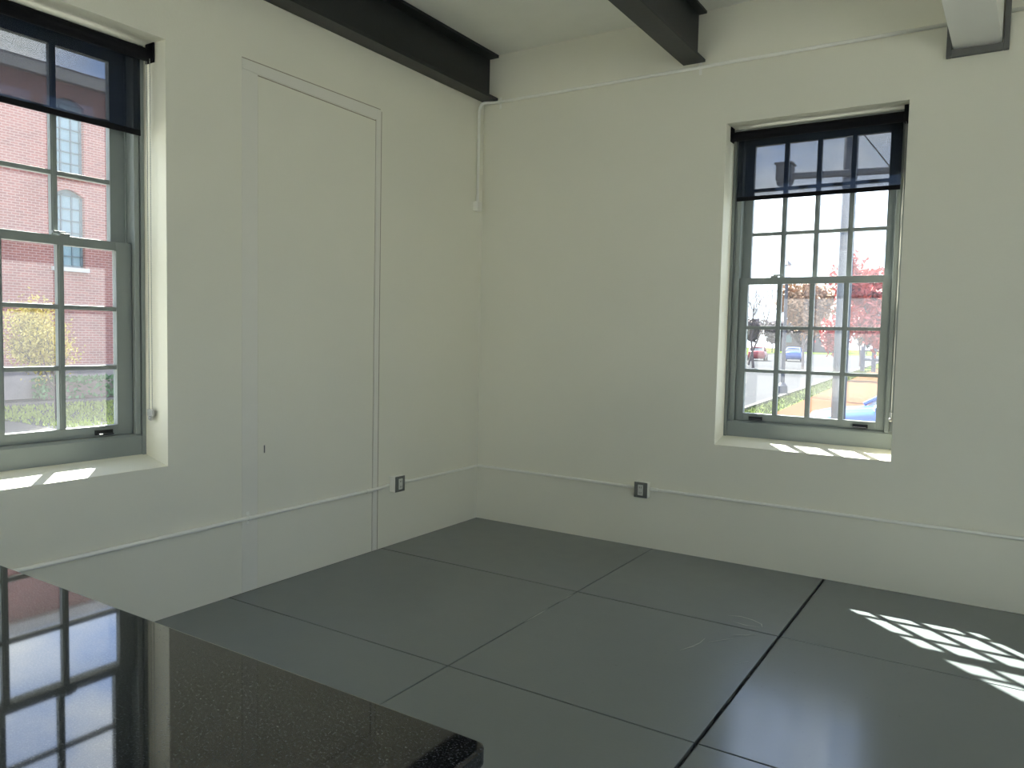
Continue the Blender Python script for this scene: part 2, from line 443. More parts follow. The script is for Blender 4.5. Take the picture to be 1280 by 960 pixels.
def blind(T, label, hem, chain_u):
    b = empty('roller_blind', T(WW / 2, .12, hem), label, 'blind', 'black roller blinds in the window openings')
    t = MB(T)
    n = 20
    t.tube([(.035, .12, 2.873), (WW - .035, .12, 2.873)], .032, n)
    t.build('roller_tube', M['tube'], b, smooth=False)
    for a, c in ((.004, .034), (WW - .034, WW - .004)):
        k_ = MB(T); k_.prism([(.085, 2.838), (.155, 2.838), (.155, ZT - .002), (.085, ZT - .002)], 0, a, a + .006 if a < .5 else c)
        k_.tube([(a, .12, 2.873), (c, .12, 2.873)], .03, 16)
        k_.build('bracket', M['tube'], b)
    MB(T).box(.042, WW - .042, .1505, .152, hem + .01, 2.875).build('fabric', M['blind'], b)
    h = MB(T); h.box(.042, WW - .042, .147, .156, hem - .006, hem + .022); h.build('hem_bar', M['tube'], b, bevel=.002)
    c = MB(T)
    # two strands of a bead chain
    for d in (.099, .125):
        z = 1.085
        c.tube([(chain_u, d, 1.08), (chain_u, d, 2.87)], .0016, 6)
        while z < 2.86:
            c.ball((chain_u, d, z), .0026, 6, 4); z += .012
    ch = c.build('bead_chain', M['chain'], b)
    w = MB(T); w.box(chain_u - .007, chain_u + .007, .09, .134, 1.045, 1.08); w.ball((chain_u, .112, 1.035), .014, 10, 6)
    w.build('chain_tensioner', M['metal'], ch, bevel=.002)
    return b
blind(TLw(LW[0]), 'black mesh roller blind lowered part way over the window beside the granite counter', 2.478, .022)
blind(TRw(RW[0]), 'black mesh roller blind lowered part way over the window looking onto the street', 2.452, WW - .022)

# ------------------------------------------------------------------ blocked-up doorway in the left-hand wall
dr = empty('door_1', (0, -1.72, 0), kind='structure')
c = MB()
c.box(.0005, .006, -1.246, -1.206, 0.004, 2.985)
c.build('casing', M['trimwhite'], dr, bevel=.002)
c = MB(); c.hexa([(.0005, -2.318, 2.93), (.0005, -1.206, 2.915), (.0005, -1.206, 2.985), (.0005, -2.318, 2.985)], [(.005, -2.318, 2.93), (.005, -1.206, 2.915), (.005, -1.206, 2.985), (.005, -2.318, 2.985)])
c.build('casing', M['trimwhite'], dr, bevel=.002)
c = MB(); c.box(.0005, .0022, -2.318, -2.211, .004, 2.93); c.build('casing', M['trimwhite'], dr, bevel=.0012)
c = MB(); c.box(.0004, .0018, -2.209, -1.252, .004, 2.905); c.build('infill_panel', M['wall'], dr, bevel=.0008)
for y, w_ in ((-1.2505, .0026), (-1.1945, .0026)):
    MB().box(.0003, .0012, y - w_, y + w_, .003, 2.98).build('crack', M['caulk'], dr)
MB().hexa([(.0003, -2.318, 2.921), (.0003, -1.25, 2.905), (.0003, -1.25, 2.911), (.0003, -2.318, 2.927)], [(.0013, -2.318, 2.921), (.0013, -1.25, 2.905), (.0013, -1.25, 2.911), (.0013, -2.318, 2.927)]).build('crack', M['caulk'], dr)
MB().box(.0003, .0012, -2.318, -1.206, 2.989, 2.994).build('crack', M['caulk'], dr)
MB().box(.0017, .0024, -2.166, -2.158, .79, .835).build('latch_hole', M['boxgrey'], dr)

# ------------------------------------------------------------------ ceiling beams
def ibeam(xa, xb, wx0, wx1, zb, zt, tf, label):
    b = empty('steel_beam', ((xa + xb) / 2, -4.6, zb), label, 'beam', 'black steel beams under the ceiling')
    MB().box(xa, xb, YB + .003, -.003, zb, zb + tf).build('bottom_flange', M['steel'], b, bevel=.002)
    MB().box(wx0, wx1, YB + .003, -.003, zb + tf, zt - tf).build('web', M['steel'], b)
    MB().box(xa, xb, YB + .003, -.003, zt - tf, zt).build('top_flange', M['steel'], b, bevel=.002)
ibeam(.003, .135, .030, .050, 3.345, 3.697, .022, 'black steel beam running along the top of the left wall into the corner')
ibeam(1.652, 1.806, 1.714, 1.750, 3.362, 3.697, .018, 'black steel beam crossing the ceiling between the corner and the street window')

# white boxed member sloping down to the right-hand wall, with the grey pocket round its end
bx = empty('boxed_beam', (3.38, -.02, 3.14), 'white boxed beam end meeting the right wall above the street window', 'beam')
q = Vector((-.075, -1.0, .22))
def off(p, t): return (p[0] + q.x * t, p[1] + q.y * t, p[2] + q.z * t)
x0, x1, z0, z1 = 3.262, 3.498, 3.182, 3.60
face = [(x0, -.004, z0), (x1, -.004, z0), (x1, -.004, z1), (x0, -.004, z1)]
tt = .43
far = [off(face[0], 1.2), off(face[1], 1.2), off((x1, -.004, z1), .3), off((x0, -.004, z1), .3)]
MB().hexa(face, far).build('boxing', M['boxwhite'], bx, bevel=.003)
c = MB()
c.box(3.228, 3.256, -.03, -.002, 3.136, CEIL - .003); c.box(3.504, 3.532, -.03, -.002, 3.136, CEIL - .003); c.box(3.256, 3.504, -.03, -.002, 3.136, 3.176)
c.build('collar', M['boxgrey'], bx, bevel=.003)

# ------------------------------------------------------------------ conduits
def arc(pts, n=6):
    """rounds the inner corners of a polyline"""
    P = [Vector(p) for p in pts]; out = [P[0]]
    for i in range(1, len(P) - 1):
        a, b, c = P[i - 1], P[i], P[i + 1]
        r = min(.05, (a - b).length * .45, (c - b).length * .45)
        s = b + (a - b).normalized() * r; e = b + (c - b).normalized() * r
        for k in range(n + 1):
            t = k / n
            out.append(s * (1 - t) ** 2 + b * 2 * t * (1 - t) + e * t * t)
    out.append(P[-1])
    return out

def conduit(pts, label, r=.0115, straps=(), couplings=()):
    mid = Vector(pts[0])
    o = empty('conduit', mid, label, 'conduit', 'white painted conduits on the walls')
    MB().tube(arc(pts), r, 10).build('pipe', M['conduit'], o, smooth=True)
    for p, wall in straps:
        m = MB()
        if wall == 'r':
            m.tube([(p[0] - .009, p[1], p[2]), (p[0] + .009, p[1], p[2])], r + .003, 12)
            m.box(p[0] - .009, p[0] + .009, -.004, -.0005, p[2] - .045, p[2] + .04)
        else:
            m.tube([(p[0], p[1] - .009, p[2]), (p[0], p[1] + .009, p[2])], r + .003, 12)
            m.box(.0005, .004, p[1] - .009, p[1] + .009, p[2] - .035, p[2] + .035)
        m.build('strap', M['conduit'], o)
    for p, d in couplings:
        v = Vector(d) * .025
        MB().tube([Vector(p) - v, Vector(p) + v], r + .0035, 12).build('coupling', M['conduit'], o)
    return o
ZC = .4315
conduit([(.02, -1.105, ZC + .012), (.016, -1.22, ZC), (.016, -7.5, ZC - .004)], 'long low white conduit along the left wall from the outlet box past the counter', straps=[((.016, -2.28, ZC), 'l')], couplings=[((.016, -1.30, ZC), (0, 1, 0))])
conduit([(.02, -.945, ZC + .012), (.016, -.84, ZC + .004), (.016, -.016, ZC + .006), (1.30, -.016, ZC), (1.405, -.02, ZC)], 'low white conduit turning through the room corner between the two outlet boxes', r=.0105, couplings=[((.02, -.93, ZC + .012), (0, 1, 0)), ((1.37, -.018, ZC), (1, 0, 0))])
conduit([(1.52, -.02, ZC), (1.62, -.016, ZC), (XR - .05, -.016, ZC - .004)], 'low white conduit running right below the street window from the outlet box', r=.0105, couplings=[((1.55, -.019, ZC), (1, 0, 0))])
conduit([(.020, -.095, 2.555), (.020, -.095, 3.27), (.035, -.075, 3.325), (.12, -.022, 3.328), (3.222, -.022, 3.325)], 'white conduit crossing high on the right wall and dropping at the corner', r=.0115, straps=[((.16, -.022, 3.328), 'r'), ((1.775, -.022, 3.327), 'r')])
conduit([(3.535, -.022, 3.34), (XR - .05, -.022, 3.33)], 'short visible length of white conduit right of the boxed beam end')

jb = empty('junction_box', (.0, -.095, 2.48), 'small white junction box at the foot of the corner conduit drop', 'electrical box')
MB().box(.001, .042, -.128, -.062, 2.482, 2.555).build('box_body', M['conduit'], jb, bevel=.004)
MB().box(.042, .046, -.124, -.066, 2.486, 2.551).build('cover', M['trimwhite'], jb, bevel=.0015)

def outlet(T, label):
    """T maps (along, out, z) to the room"""
    o = empty('outlet_box', T(0, 0, ZC - .055), label, 'outlet', 'surface outlet boxes on the low conduits')
    MB(T).box(-.05, .05, .001, .05, ZC - .055, ZC + .055).build('box_body', M['conduit'], o, bevel=.004)
    MB(T).box(-.05, .05, .0505, .056, ZC - .055, ZC + .055).build('cover_plate', M['coverplate'], o, bevel=.003)
    r = MB(T).box(-.02, .02, .0565, .062, ZC - .038, ZC + .038).build('receptacle', M['recept'], o, bevel=.003)
    for z in (ZC - .019, ZC + .019):
        for a in (-.0065, .0065):
            MB(T).box(a - .0015, a + .0015, .0622, .0628, z - .006, z + .006).build('slot', M['slot'], r)
    return o
outlet(lambda a, d, z: (d, -1.022 + a, z + .010), 'grey-faced white outlet box on the left wall beside the blocked doorway')
outlet(lambda a, d, z: (1.462 + a, -d, z - .008), 'grey-faced white outlet box on the right wall left of the street window')
bp = MB().box(.585, .70, -.0035, -.0008, .15, .305).build('blank_plate', M['wall'], bevel=.0012, label='faint painted-over blank plate low on the right wall near the corner', cat='wall plate')

# ------------------------------------------------------------------ counter
HC = .81
def rrect(xa, xb, ya, yb, r, n=6):
    out = []
    for cx, cy, a0 in ((xb - r, yb - r, 0), (xa + r, yb - r, 90), (xa + r, ya + r, 180), (xb - r, ya + r, 270)):
        for k in range(n + 1):
            a = math.radians(a0 + 90 * k / n); out.append((cx + r * math.cos(a), cy + r * math.sin(a)))
    return out
ct = MB().prism(rrect(.75, 2.898, -4.99, -4.084, .022), 2, HC - .034, HC).build('countertop', M['granite'], bevel=.005, label='polished black granite countertop reflecting the window at its left', cat='countertop')
cb = empty('base_cabinet', (1.8, -4.54, 0), 'dark base cabinet underneath the black granite countertop', 'cabinet')
MB().box(.80, 2.862, -4.95, -4.12, .09, HC - .0345).build('carcass', M['cabinet'], cb)
MB().box(.84, 2.82, -4.90, -4.17, .002, .09).build('toe_kick', M['black'], cb)
for i in range(4):
    a = .81 + i * .512
    d = MB().box(a, a + .50, -4.972, -4.9505, .11, HC - .05).build('door', M['cabinet'], cb, bevel=.002)
    MB().tube([(a + .05, -4.985, .62), (a + .05, -4.985, .74)], .006, 8).build('handle', M['metal'], d)

# scuffs on the painted floor
def S_(pts, r=.004): scuff([(x, y, 0) for x, y in pts], r)
S_([(2.35, -1.62), (2.385, -1.54), (2.40, -1.47), (2.402, -1.40)], .004)
S_([(2.43, -1.44), (2.49, -1.36), (2.52, -1.31)], .0035)
S_([(2.50, -1.27), (2.56, -1.24), (2.60, -1.20)], .0035)
S_([(2.40, -1.01), (2.46, -.985), (2.53, -1.0), (2.585, -1.035), (2.60, -1.075)], .004)
S_([(2.45, -1.085), (2.52, -1.10), (2.59, -1.085)], .004)
S_([(1.547, -1.75), (1.548, -1.62), (1.546, -1.5)], .004)
S_([(1.546, -1.38), (1.545, -1.27), (1.547, -1.2)], .003)
S_([(2.62, -1.62), (2.66, -1.55)], .003)

# ------------------------------------------------------------------ outdoors
G = -.6
MB().box(-160, 160, -60, 260, G - .5, G - .06).build('ground', M['soil'], kind='structure')
def ax_curb(y): return -1.93 - .072 * y           # near kerb line of the street
MB().prism([(ax_curb(2) - 19, 2), (ax_curb(2), 2), (ax_curb(142), 142), (ax_curb(142) - 19, 142)], 2, G - .2, G - .05).build('street', M['asphalt'], kind='structure')
MB().prism([(ax_curb(2), 2), (ax_curb(2) + .18, 2), (ax_curb(142) + .18, 142), (ax_curb(142), 142)], 2, G - .2, G + .02).build('kerb', M['kerb'], kind='structure')
MB().prism([(ax_curb(16) - 19.4, 16), (ax_curb(16) - 19, 16), (ax_curb(142) - 19, 142), (ax_curb(142) - 19.4, 142)], 2, G - .2, G + .04).build('kerb_across', M['kerb'], kind='structure')
MB().prism([(ax_curb(2) + 1.2, 2), (2.1, 2), (2.1, 130), (ax_curb(130) + 1.2, 130)], 2, G - .2, G).build('sidewalk', M['paver'], kind='structure')
MB().prism([(.55, .45), (30, .45), (30, 60), (2.1, 60), (2.1, 14), (.55, 14)], 2, G - .2, G + .012).build('parking_lot', M['asphalt'], kind='structure')
MB().box(-18.0, -.6, -22, .4, G - .2, G - .02).build('side_lawn', M['soil'], kind='structure')
MB().prism([(-14.6, -20), (-9.4, -20), (-9.4, .6), (-12.6, 3.0), (-14.6, 3.1)], 2, G - .1, G + .004).build('garden_path', M['path'], kind='structure')
MB().box(-18.9, -18.2, -20, 14, G - .1, G + .006).build('wall_path', M['path'], kind='structure')

MB().prism([(-12, -45), (45, -45), (45, -.1), (8.7, -.1), (8.7, -9.7), (-12, -9.7)], 2, G - .2, -.03).build('bounce_paving', M['bounce_paving'], kind='structure')  # unseen pale ground, added to throw daylight up into the room
MB().prism([(-9.5, -22), (-.42, -22), (-.42, .42), (9, .42), (9, 5.6), (-9.5, 5.6)], 2, G - .15, G + .03).build('bounce_apron', M['concrete'], kind='structure')  # added paving hidden below the sills, bounces sunlight through the windows

def grass(name, n, fn, h, label, mat='grass'):
    mb = MB()
    for _ in range(n):
        x, y = fn(); a = random.uniform(0, math.pi); w = .02; hh = h * random.uniform(.5, 1.2)
        dx, dy = math.cos(a) * w, math.sin(a) * w; lx, ly = random.uniform(-.05, .05), random.uniform(-.05, .05)
        mb.add([(x - dx, y - dy, G - .03), (x + dx, y + dy, G - .03), (x + lx, y + ly, G + hh)], [(0, 1, 2)])
    return mb.build(name, M[mat], recalc=False, kind='stuff', label=label, cat='grass')
def f1():
    y = random.uniform(9, 62) ; return ax_curb(y) + random.uniform(.22, 1.15), y
def f2():
    while True:
        x, y = random.uniform(-18.1, -9.6), random.uniform(-1, 12)
        if x < -14.7 or y > 3.2: return x, y
grass('verge_grass', 7000, f1, .05, 'yellow-green grass strip between the kerb and the brick sidewalk')
grass('lawn_grass', 15000, f2, .055, 'green lawn grass in front of the red brick building', 'lawn')

# brick building across the lawn
BX = -20.0; RZ = 8.62
b = empty('brick_building', (BX - 5, 0, G), 'red brick building with tall paned windows across the lawn', 'building')
wins = []
for yc in (7.2, 3.9, .6, -2.7, -6.0, -9.3, -12.6, 10.5, 13.8):
    wins.append((yc - .46, yc + .46, 3.25, 5.35)); wins.append((yc - .46, yc + .46, 6.0, 8.0))
y0b, y1b = -16., 17.
wb = MB()
# wall assembled round its window openings
cols_ = sorted(set((w[0], w[1]) for w in wins)); y = y0b
for (a, c_) in cols_:
    wb.box(BX - .45, BX, y, a, .35, RZ)
    wb.box(BX - .45, BX, a, c_, .35, 3.25).box(BX - .45, BX, a, c_, 5.62, 6.0).box(BX - .45, BX, a, c_, 8.27, RZ)
    for zt in (5.35, 8.0):           # segmental arch heads
        mid = (a + c_) / 2
        pts = [(a, zt + .27)] + [(a + (c_ - a) * t / 8, zt + .2 * math.sin(math.pi * t / 8)) for t in range(9)] + [(c_, zt + .27)]
        wb.prism(pts[::-1], 0, BX - .45, BX)
    y = c_
wb.box(BX - .45, BX, y, y1b, .35, RZ)
wb.box(BX - 11, BX - .45, y0b, y0b + .4, .35, RZ).box(BX - 11, BX - .45, y1b - .4, y1b, .35, RZ).box(BX - 11, BX - 10.6, y0b, y1b, .35, RZ)
wb.build('brick_wall', M['brick'], b)
MB().box(BX - 11.05, BX + .08, y0b - .05, y1b + .05, G, .35).build('stone_base', M['stone'], b)
MB().box(BX - 11.2, BX + .22, y0b - .2, y1b + .2, RZ, RZ + .30).build('cornice', M['cornice'], b)
MB().box(BX - 11., BX - .2, y0b + .1, y1b - .1, RZ + .3, RZ + .5).build('roof', M['roofing'], b)
for (a, c_, z0_, z1_) in wins:
    f = MB(); X0, X1 = BX - .22, BX - .14
    f.box(X0, X1, a, a + .07, z0_, z1_ + .2).box(X0, X1, c_ - .07, c_, z0_, z1_ + .2).box(X0, X1, a, c_, z0_, z0_ + .08).box(X0, X1, a, c_, z1_ + .02, z1_ + .2)
    for k in (1, 2): f.box(X0, X1, a + (c_ - a) * k / 3 - .018, a + (c_ - a) * k / 3 + .018, z0_, z1_ + .1)
    for k in range(1, 6): f.box(X0, X1, a, c_, z0_ + (z1_ - z0_) * k / 6 - .016, z0_ + (z1_ - z0_) * k / 6 + .016)
    w = f.build('window', M['bframe'], b)
    MB().box(X0 + .02, X0 + .04, a, c_, z0_, z1_ + .2).build('pane', M['bglass'], w)
    MB().box(BX - .3, BX + .1, a - .08, c_ + .08, z0_ - .12, z0_).build('window_ledge', M['cornice'], b)

# trees
def tree(name, base, h, spread, leafmat, nleaf, leaf, label, group, crown_lo=.3, twiggy=1., trunk_r=.12, depth=4, barkmat='bark', seed=1, lean=0):
    rnd = random.Random(seed)
    root = empty(name, base, label, 'tree', group)
    mb = MB(); tips = []
    def grow(p, d, L, r, lv):
        n = 3; pts = [p]; q = p.copy(); dd = d.copy()
        for i in range(n):
            dd = (dd + Vector((rnd.uniform(-.18, .18), rnd.uniform(-.18, .18), rnd.uniform(-.02, .12)))).normalized()
            q = q + dd * L / n; pts.append(q.copy())
        mb.tube(pts, [r * (1 - .45 * i / n) for i in range(n + 1)], 5 if lv < 2 else 3)
        if lv >= 2: tips.extend(pts[1:])
        if lv < depth:
            kids = rnd.randint(3, 4) if lv < 2 else rnd.randint(2, 4)
            for k in range(kids):
                a = rnd.uniform(0, 2 * math.pi); t = rnd.uniform(.35, .95) * spread
                side = Vector((math.cos(a), math.sin(a), 0))
                nd = (dd * 1.0 + side * t + Vector((0, 0, .25))).normalized()
                s = pts[rnd.randint(max(1, n - 1 - (lv > 0)), n)]
                grow(s, nd, L * rnd.uniform(.6, .82), max(r * .5, .006), lv + 1)
    grow(Vector(base), Vector((lean, 0, 1)).normalized(), h * crown_lo, trunk_r, 0)
    mb.build('trunk', M[barkmat], root, recalc=False)
    if nleaf:
        lf = MB()
        for _ in range(nleaf):
            c = rnd.choice(tips) + Vector((rnd.gauss(0, .16), rnd.gauss(0, .16), rnd.gauss(0, .14))) * (h / 5)
            u = Vector((rnd.gauss(0, 1), rnd.gauss(0, 1), rnd.gauss(0, 1))).normalized(); v = u.orthogonal().normalized()
            s = leaf * rnd.uniform(.6, 1.3)
            lf.add([tuple(c - u * s), tuple(c + v * s * .5), tuple(c + u * s), tuple(c - v * s * .5)], [(0, 1, 2, 3)])
        lf.build('foliage', M[leafmat], root, recalc=False, kind='stuff')
    return root
GR = 'trees along the street'
tree('red_tree', (-.3, 27.8, G), 6.6, 1.0, 'leaf_red', 7000, .13, 'red-leaved street tree right of the tall grey pole', GR, .30, seed=3)
tree('red_tree', (-4.6, 42.5, G), 6.0, .9, 'leaf_red', 4500, .15, 'smaller red-leaved street tree left of the tall grey pole', GR, .28, seed=5)
tree('red_tree', (2.4, 36., G), 8.2, .9, 'leaf_red', 6000, .15, 'tall thin-leaved red tree beyond the parked blue car', GR, .32, seed=8)
tree('tan_tree', (-9.6, 57.5, G), 9.5, .9, 'leaf_tan', 7000, .20, 'large tan-leaved tree beyond the lamp post', GR, .28, seed=11)
tree('tan_tree', (-7.6, 72., G), 9.8, .8, 'leaf_tan', 6000, .22, 'second tan-leaved tree further along the sidewalk', GR, .28, seed=12)
tree('bare_tree', (-13.0, 56, G), 8.6, .8, 'twig', 0, .1, 'bare grey tree left of the lamp post', GR, .32, depth=5, seed=21, barkmat='twig')
tree('bare_tree', (-15.6, 64, G), 9.5, .8, 'twig', 0, .1, 'bare grey tree leftmost in the street window', GR, .32, depth=5, seed=22, barkmat='twig', lean=.1)
for i, (x, y, h, s) in enumerate([(-43.5, 154, 9.2, 31), (-39, 150, 8.8, 38), (-34.5, 148, 8.6, 33), (-29.5, 152, 8.2, 32), (-24.5, 150, 8., 34), (-18.5, 154, 8, 35), (-11, 152, 8.6, 36), (-3, 152, 8, 37)]):
    tree('distant_tree', (x, y, G), h * 1.45, 1.0, 'leaf_mauve', 5000, .5, 'distant grey-brown tree in the hazy row at the end of the street', 'distant trees at the end of the street', .2, seed=s, depth=3, barkmat='twig')
tree('yellow_tree', (-14.3, 3.9, G), 4.4, 1.05, 'leaf_yellow', 6500, .034, 'small yellow-budding tree in front of the brick building', 'yellow trees on the lawn', .22, depth=5, trunk_r=.045, barkmat='twig', seed=41)
tree('yellow_tree', (-16.6, 1.2, G), 4.4, 1.05, 'leaf_yellow', 5200, .034, 'yellow-budding tree at the left edge of the counter window', 'yellow trees on the lawn', .22, depth=5, trunk_r=.045, barkmat='twig', seed=42)

def hedge(base, lx, ly, h, label, n=2600):
    rnd = random.Random(9)
    root = empty('hedge', base, label, 'hedge')
    core = MB().box(base[0] - lx * .42, base[0] + lx * .42, base[1] - ly * .47, base[1] + ly * .47, base[2] - .02, base[2] + h * .85).build('branches', M['bark'], root, bevel=.1)
    lf = MB()
    for _ in range(n):
        c = Vector((base[0] + rnd.uniform(-.5, .5) * lx, base[1] + rnd.uniform(-.5, .5) * ly, base[2] + rnd.uniform(.05, 1) * h))
        u = Vector((rnd.gauss(0, 1), rnd.gauss(0, 1), rnd.gauss(0, 1))).normalized(); v = u.orthogonal().normalized(); s = .07
        lf.add([tuple(c - u * s), tuple(c + v * s * .6), tuple(c + u * s), tuple(c - v * s * .6)], [(0, 1, 2, 3)])
    lf.build('foliage', M['leaf_green'], root, recalc=False, kind='stuff')
hedge((-19.5, 7.6, G), .7, 3.2, .62, 'low green hedge against the stone base of the brick building')

# traffic pole with arm
tp = empty('signal_pole', (1.448, 7.735, G), 'tall grey signal pole with a side arm beyond the street window', 'pole')
MB().tube([(1.448, 7.735, G), (1.462, 7.715, 7.2)], [.108, .10], 20).build('shaft', M['pole'], tp, smooth=True)
MB().tube([(1.448, 7.735, G), (1.448, 7.735, G + .25)], [.2, .16], 20).build('base_cover', M['pole'], tp)
MB().tube([(.44, 7.52, 4.10), (1.468, 7.605, 4.085), (2.6, 7.68, 4.07)], .052, 12).build('arm', M['pole'], tp)
c = MB(); c.box(.42, .66, 7.38, 7.64, 4.02, 4.26); c.box(.40, .68, 7.34, 7.66, 4.26, 4.30); c.tube([(.54, 7.51, 4.02), (.54, 7.51, 3.95)], [.14, .11], 14)
c.build('signal_head', M['lamppost'], tp, bevel=.02)
MB().tube([(1.48, 7.85, 5.1), (1.61, 7.83, 4.69), (2.01, 7.62, 4.14), (3.2, 7.2, 2.5), (5.4, 6.4, G)], .009, 6).build('guy_wire', M['lamppost'], tp)

def lamp(x, y, label, h=5.3):
    o = empty('street_lamp', (x, y, G), label, 'street lamp', 'dark street lamps along the kerb')
    MB().tube([(x, y, G), (x, y, G + .3), (x, y, G + .45), (x, y, G + h - .7)], [.22, .2, .085, .06], 12).build('post', M['lamppost'], o)
    MB().tube([(x, y, G + h - .7), (x, y, G + h - .6), (x, y, G + h - .2), (x, y, G + h - .1)], [.08, .15, .17, .1], 12).build('lantern', M['globe'], o)
    MB().tube([(x, y, G + h - .1), (x, y, G + h - .05), (x, y, G + h + .1)], [.21, .16, .02], 12).build('lamp_cap', M['lamppost'], o)
lamp(-4.0, 27.3, 'nearest dark street lamp standing at the kerb beside the street')
lamp(-5.9, 52.0, 'far dark street lamp further along the kerb')

# railing beyond the verge
rl = empty('railing', (-1.9, 54.5, G), 'dark post and rail fence beyond the red tree', 'fence')
A, B_ = Vector((-5.4, 58.0, G)), Vector((1.6, 51.0, G))
for i in range(9):
    p_ = A.lerp(B_, i / 8); MB().box(p_.x - .14, p_.x + .14, p_.y - .14, p_.y + .14, G - .02, G + 1.9).build('fence_post', M['rail'], rl)
for z in (.9, 1.6):
    MB().tube([A + Vector((0, 0, z)), B_ + Vector((0, 0, z))], .09, 6).build('rail', M['rail'], rl)

# cars
def car(loc, rz, paint, label, s=1.0):
    root = empty('car', loc, label, 'car')
    ca, sa = math.cos(rz), math.sin(rz)
    T = lambda x, y, z: (loc[0] + (x * ca - y * sa) * s, loc[1] + (x * sa + y * ca) * s, loc[2] + z * s)
    # stations along the length: x, half width, z low, z top
    st = [(1.95, .55, .38, .62), (1.85, .70, .24, .74), (1.5, .77, .2, .82), (1.0, .79, .2, .87), (.75, .79, .2, .90), (-.2, .80, .2, .90), (-1.2, .79, .2, .93), (-1.7, .76, .22, .95), (-1.93, .66, .34, .85)]
    body = MB(T); rings = []
    for x, w, a, t in st:
        rings.append([(x, -w * .9, a), (x, -w, a + .2), (x, -w, t - .12), (x, -w * .86, t), (x, 0, t + .025), (x, w * .86, t), (x, w, t - .12), (x, w, a + .2), (x, w * .9, a)])
    m = 9; vs = [v for r in rings for v in r]; fs = []
    for i in range(len(rings) - 1):
        for k_ in range(m):
            a_, b_ = i * m + k_, i * m + (k_ + 1) % m; fs.append((a_, b_, b_ + m, a_ + m))
    fs += [tuple(range(m)), tuple(range((len(rings) - 1) * m, len(rings) * m))]
    body.add(vs, fs); bo = body.build('body', M[paint], root, smooth=True)
    cab = [(.95, .68, .88, .90), (.30, .60, .9, 1.30), (-.5, .60, .9, 1.34), (-1.2, .58, .9, 1.26), (-1.75, .64, .9, .98)]
    def shell(y, lo, hi): return [(x, y(w), z) for x, w, a, z in cab]
    roof = MB(T)
    rr = [[(x, -w, z), (x, -w * .8, z + .035), (x, 0, z + .05), (x, w * .8, z + .035), (x, w, z)] for x, w, a, z in cab[1:4]]
    vs = [v for r in rr for v in r] + [(x, y, z - .05) for r in rr for x, y, z in r]; fs = []; n = 15
    for i in range(2):
        for k_ in range(4):
            a_ = i * 5 + k_; fs.append((a_, a_ + 1, a_ + 6, a_ + 5)); fs.append((n + a_, n + a_ + 5, n + a_ + 6, n + a_ + 1))
        fs.append((i * 5, i * 5 + 5, n + i * 5 + 5, n + i * 5)); fs.append((i * 5 + 4, n + i * 5 + 4, n + i * 5 + 9, i * 5 + 9))
    fs.append((0, n, n + 1, n + 2, n + 3, n + 4, 4, 3, 2, 1)); fs.append((10, 11, 12, 13, 14, n + 14, n + 13, n + 12, n + 11, n + 10))
    roof.add(vs, fs); roof.build('roof', M[paint], root, smooth=False)
    for sgn in (-1, 1):                 # pillars
        for (xa, wa, za), (xb, wb_, zb_) in (((.95, .70, .9), (.30, .60, 1.29)), ((-.42, .78, .9), (-.42, .60, 1.32)), ((-1.78, .66, .95), (-1.2, .58, 1.25))):
            MB(T).tube([(xa, sgn * wa, za), (xb, sgn * wb_, zb_)], .04, 6).build('pillar', M[paint], root)
    g = MB(T)
    lo = [(.93, -.66, .86), (.93, .66, .86), (-1.75, .63, .9), (-1.75, -.63, .9)]; hi = [(.30, -.57, 1.28), (.30, .57, 1.28), (-1.2, .55, 1.24), (-1.2, -.55, 1.24)]
    g.hexa(lo, hi); g.build('windows', M['carglass'], root)
    for sx in (1.2, -1.2):
        for sy in (-1, 1):
            w = MB(T); w.tube([(sx, sy * .64, .3), (sx, sy * .815, .3)], .3, 20); wo = w.build('wheel', M['tyre'], root)
            MB(T).tube([(sx, sy * .80, .3), (sx, sy * .825, .3)], .19, 14).build('hubcap', M['metal'], wo)
    for sy in (-1, 1):
        MB(T).ball((1.84, sy * .55, .64), .1, 10, 6).build('headlight', M['globe'], root)
        MB(T).ball((.72, sy * .84, .94), .08, 8, 6, .7).build('mirror', M[paint], root)
car((2.42, 10.85, G + .012), math.radians(195), 'carblue', 'blue car parked close outside the street window at lower right')
car((-16.2, 84.0, G - .05), math.radians(100), 'carblue', 'distant blue car far along the street', 1.15)
car((-19.6, 82.0, G - .05), math.radians(100), 'carred', 'distant red car left of the far blue car', 1.15)

# far houses at the end of the street
for i, (x, y, w, h, lab) in enumerate([(-34, 175, 12, 6, 'pale far house at the end of the street, leftmost'), (-14, 180, 11, 6.5, 'pale far house at the end of the street behind the tan trees'), (4, 172, 12, 6, 'pale far house behind the red tree')]):
    o = empty('far_house', (x, y, G), lab, 'house', 'far houses at the end of the street')
    MB().box(x - w / 2, x + w / 2, y, y + 8, G, G + h).build('house_wall', M['siding'], o)
    MB().prism([(x - w / 2 - .4, G + h), (x + w / 2 + .4, G + h), (x, G + h + 3.5)], 1, y - .4, y + 8.4).build('roof', M['roofing'], o)
    for dx in (-.3, 0, .3):
        wn = MB().box(x + dx * w - .6, x + dx * w + .6, y - .08, y - .005, G + 2, G + 3.8).build('window', M['bframe'], o)

# ------------------------------------------------------------------ light: sun and sky
sun = bpy.data.lights.new('sun', 'SUN'); sun.energy = 46.; sun.angle = math.radians(.6); sun.color = (1, .955, .88)
so = bpy.data.objects.new('sun', sun); col.objects.link(so); so.location = (-20, 20, 30)
so.rotation_euler = Vector((1.04, -1, -1.61)).to_track_quat('-Z', 'Y').to_euler()

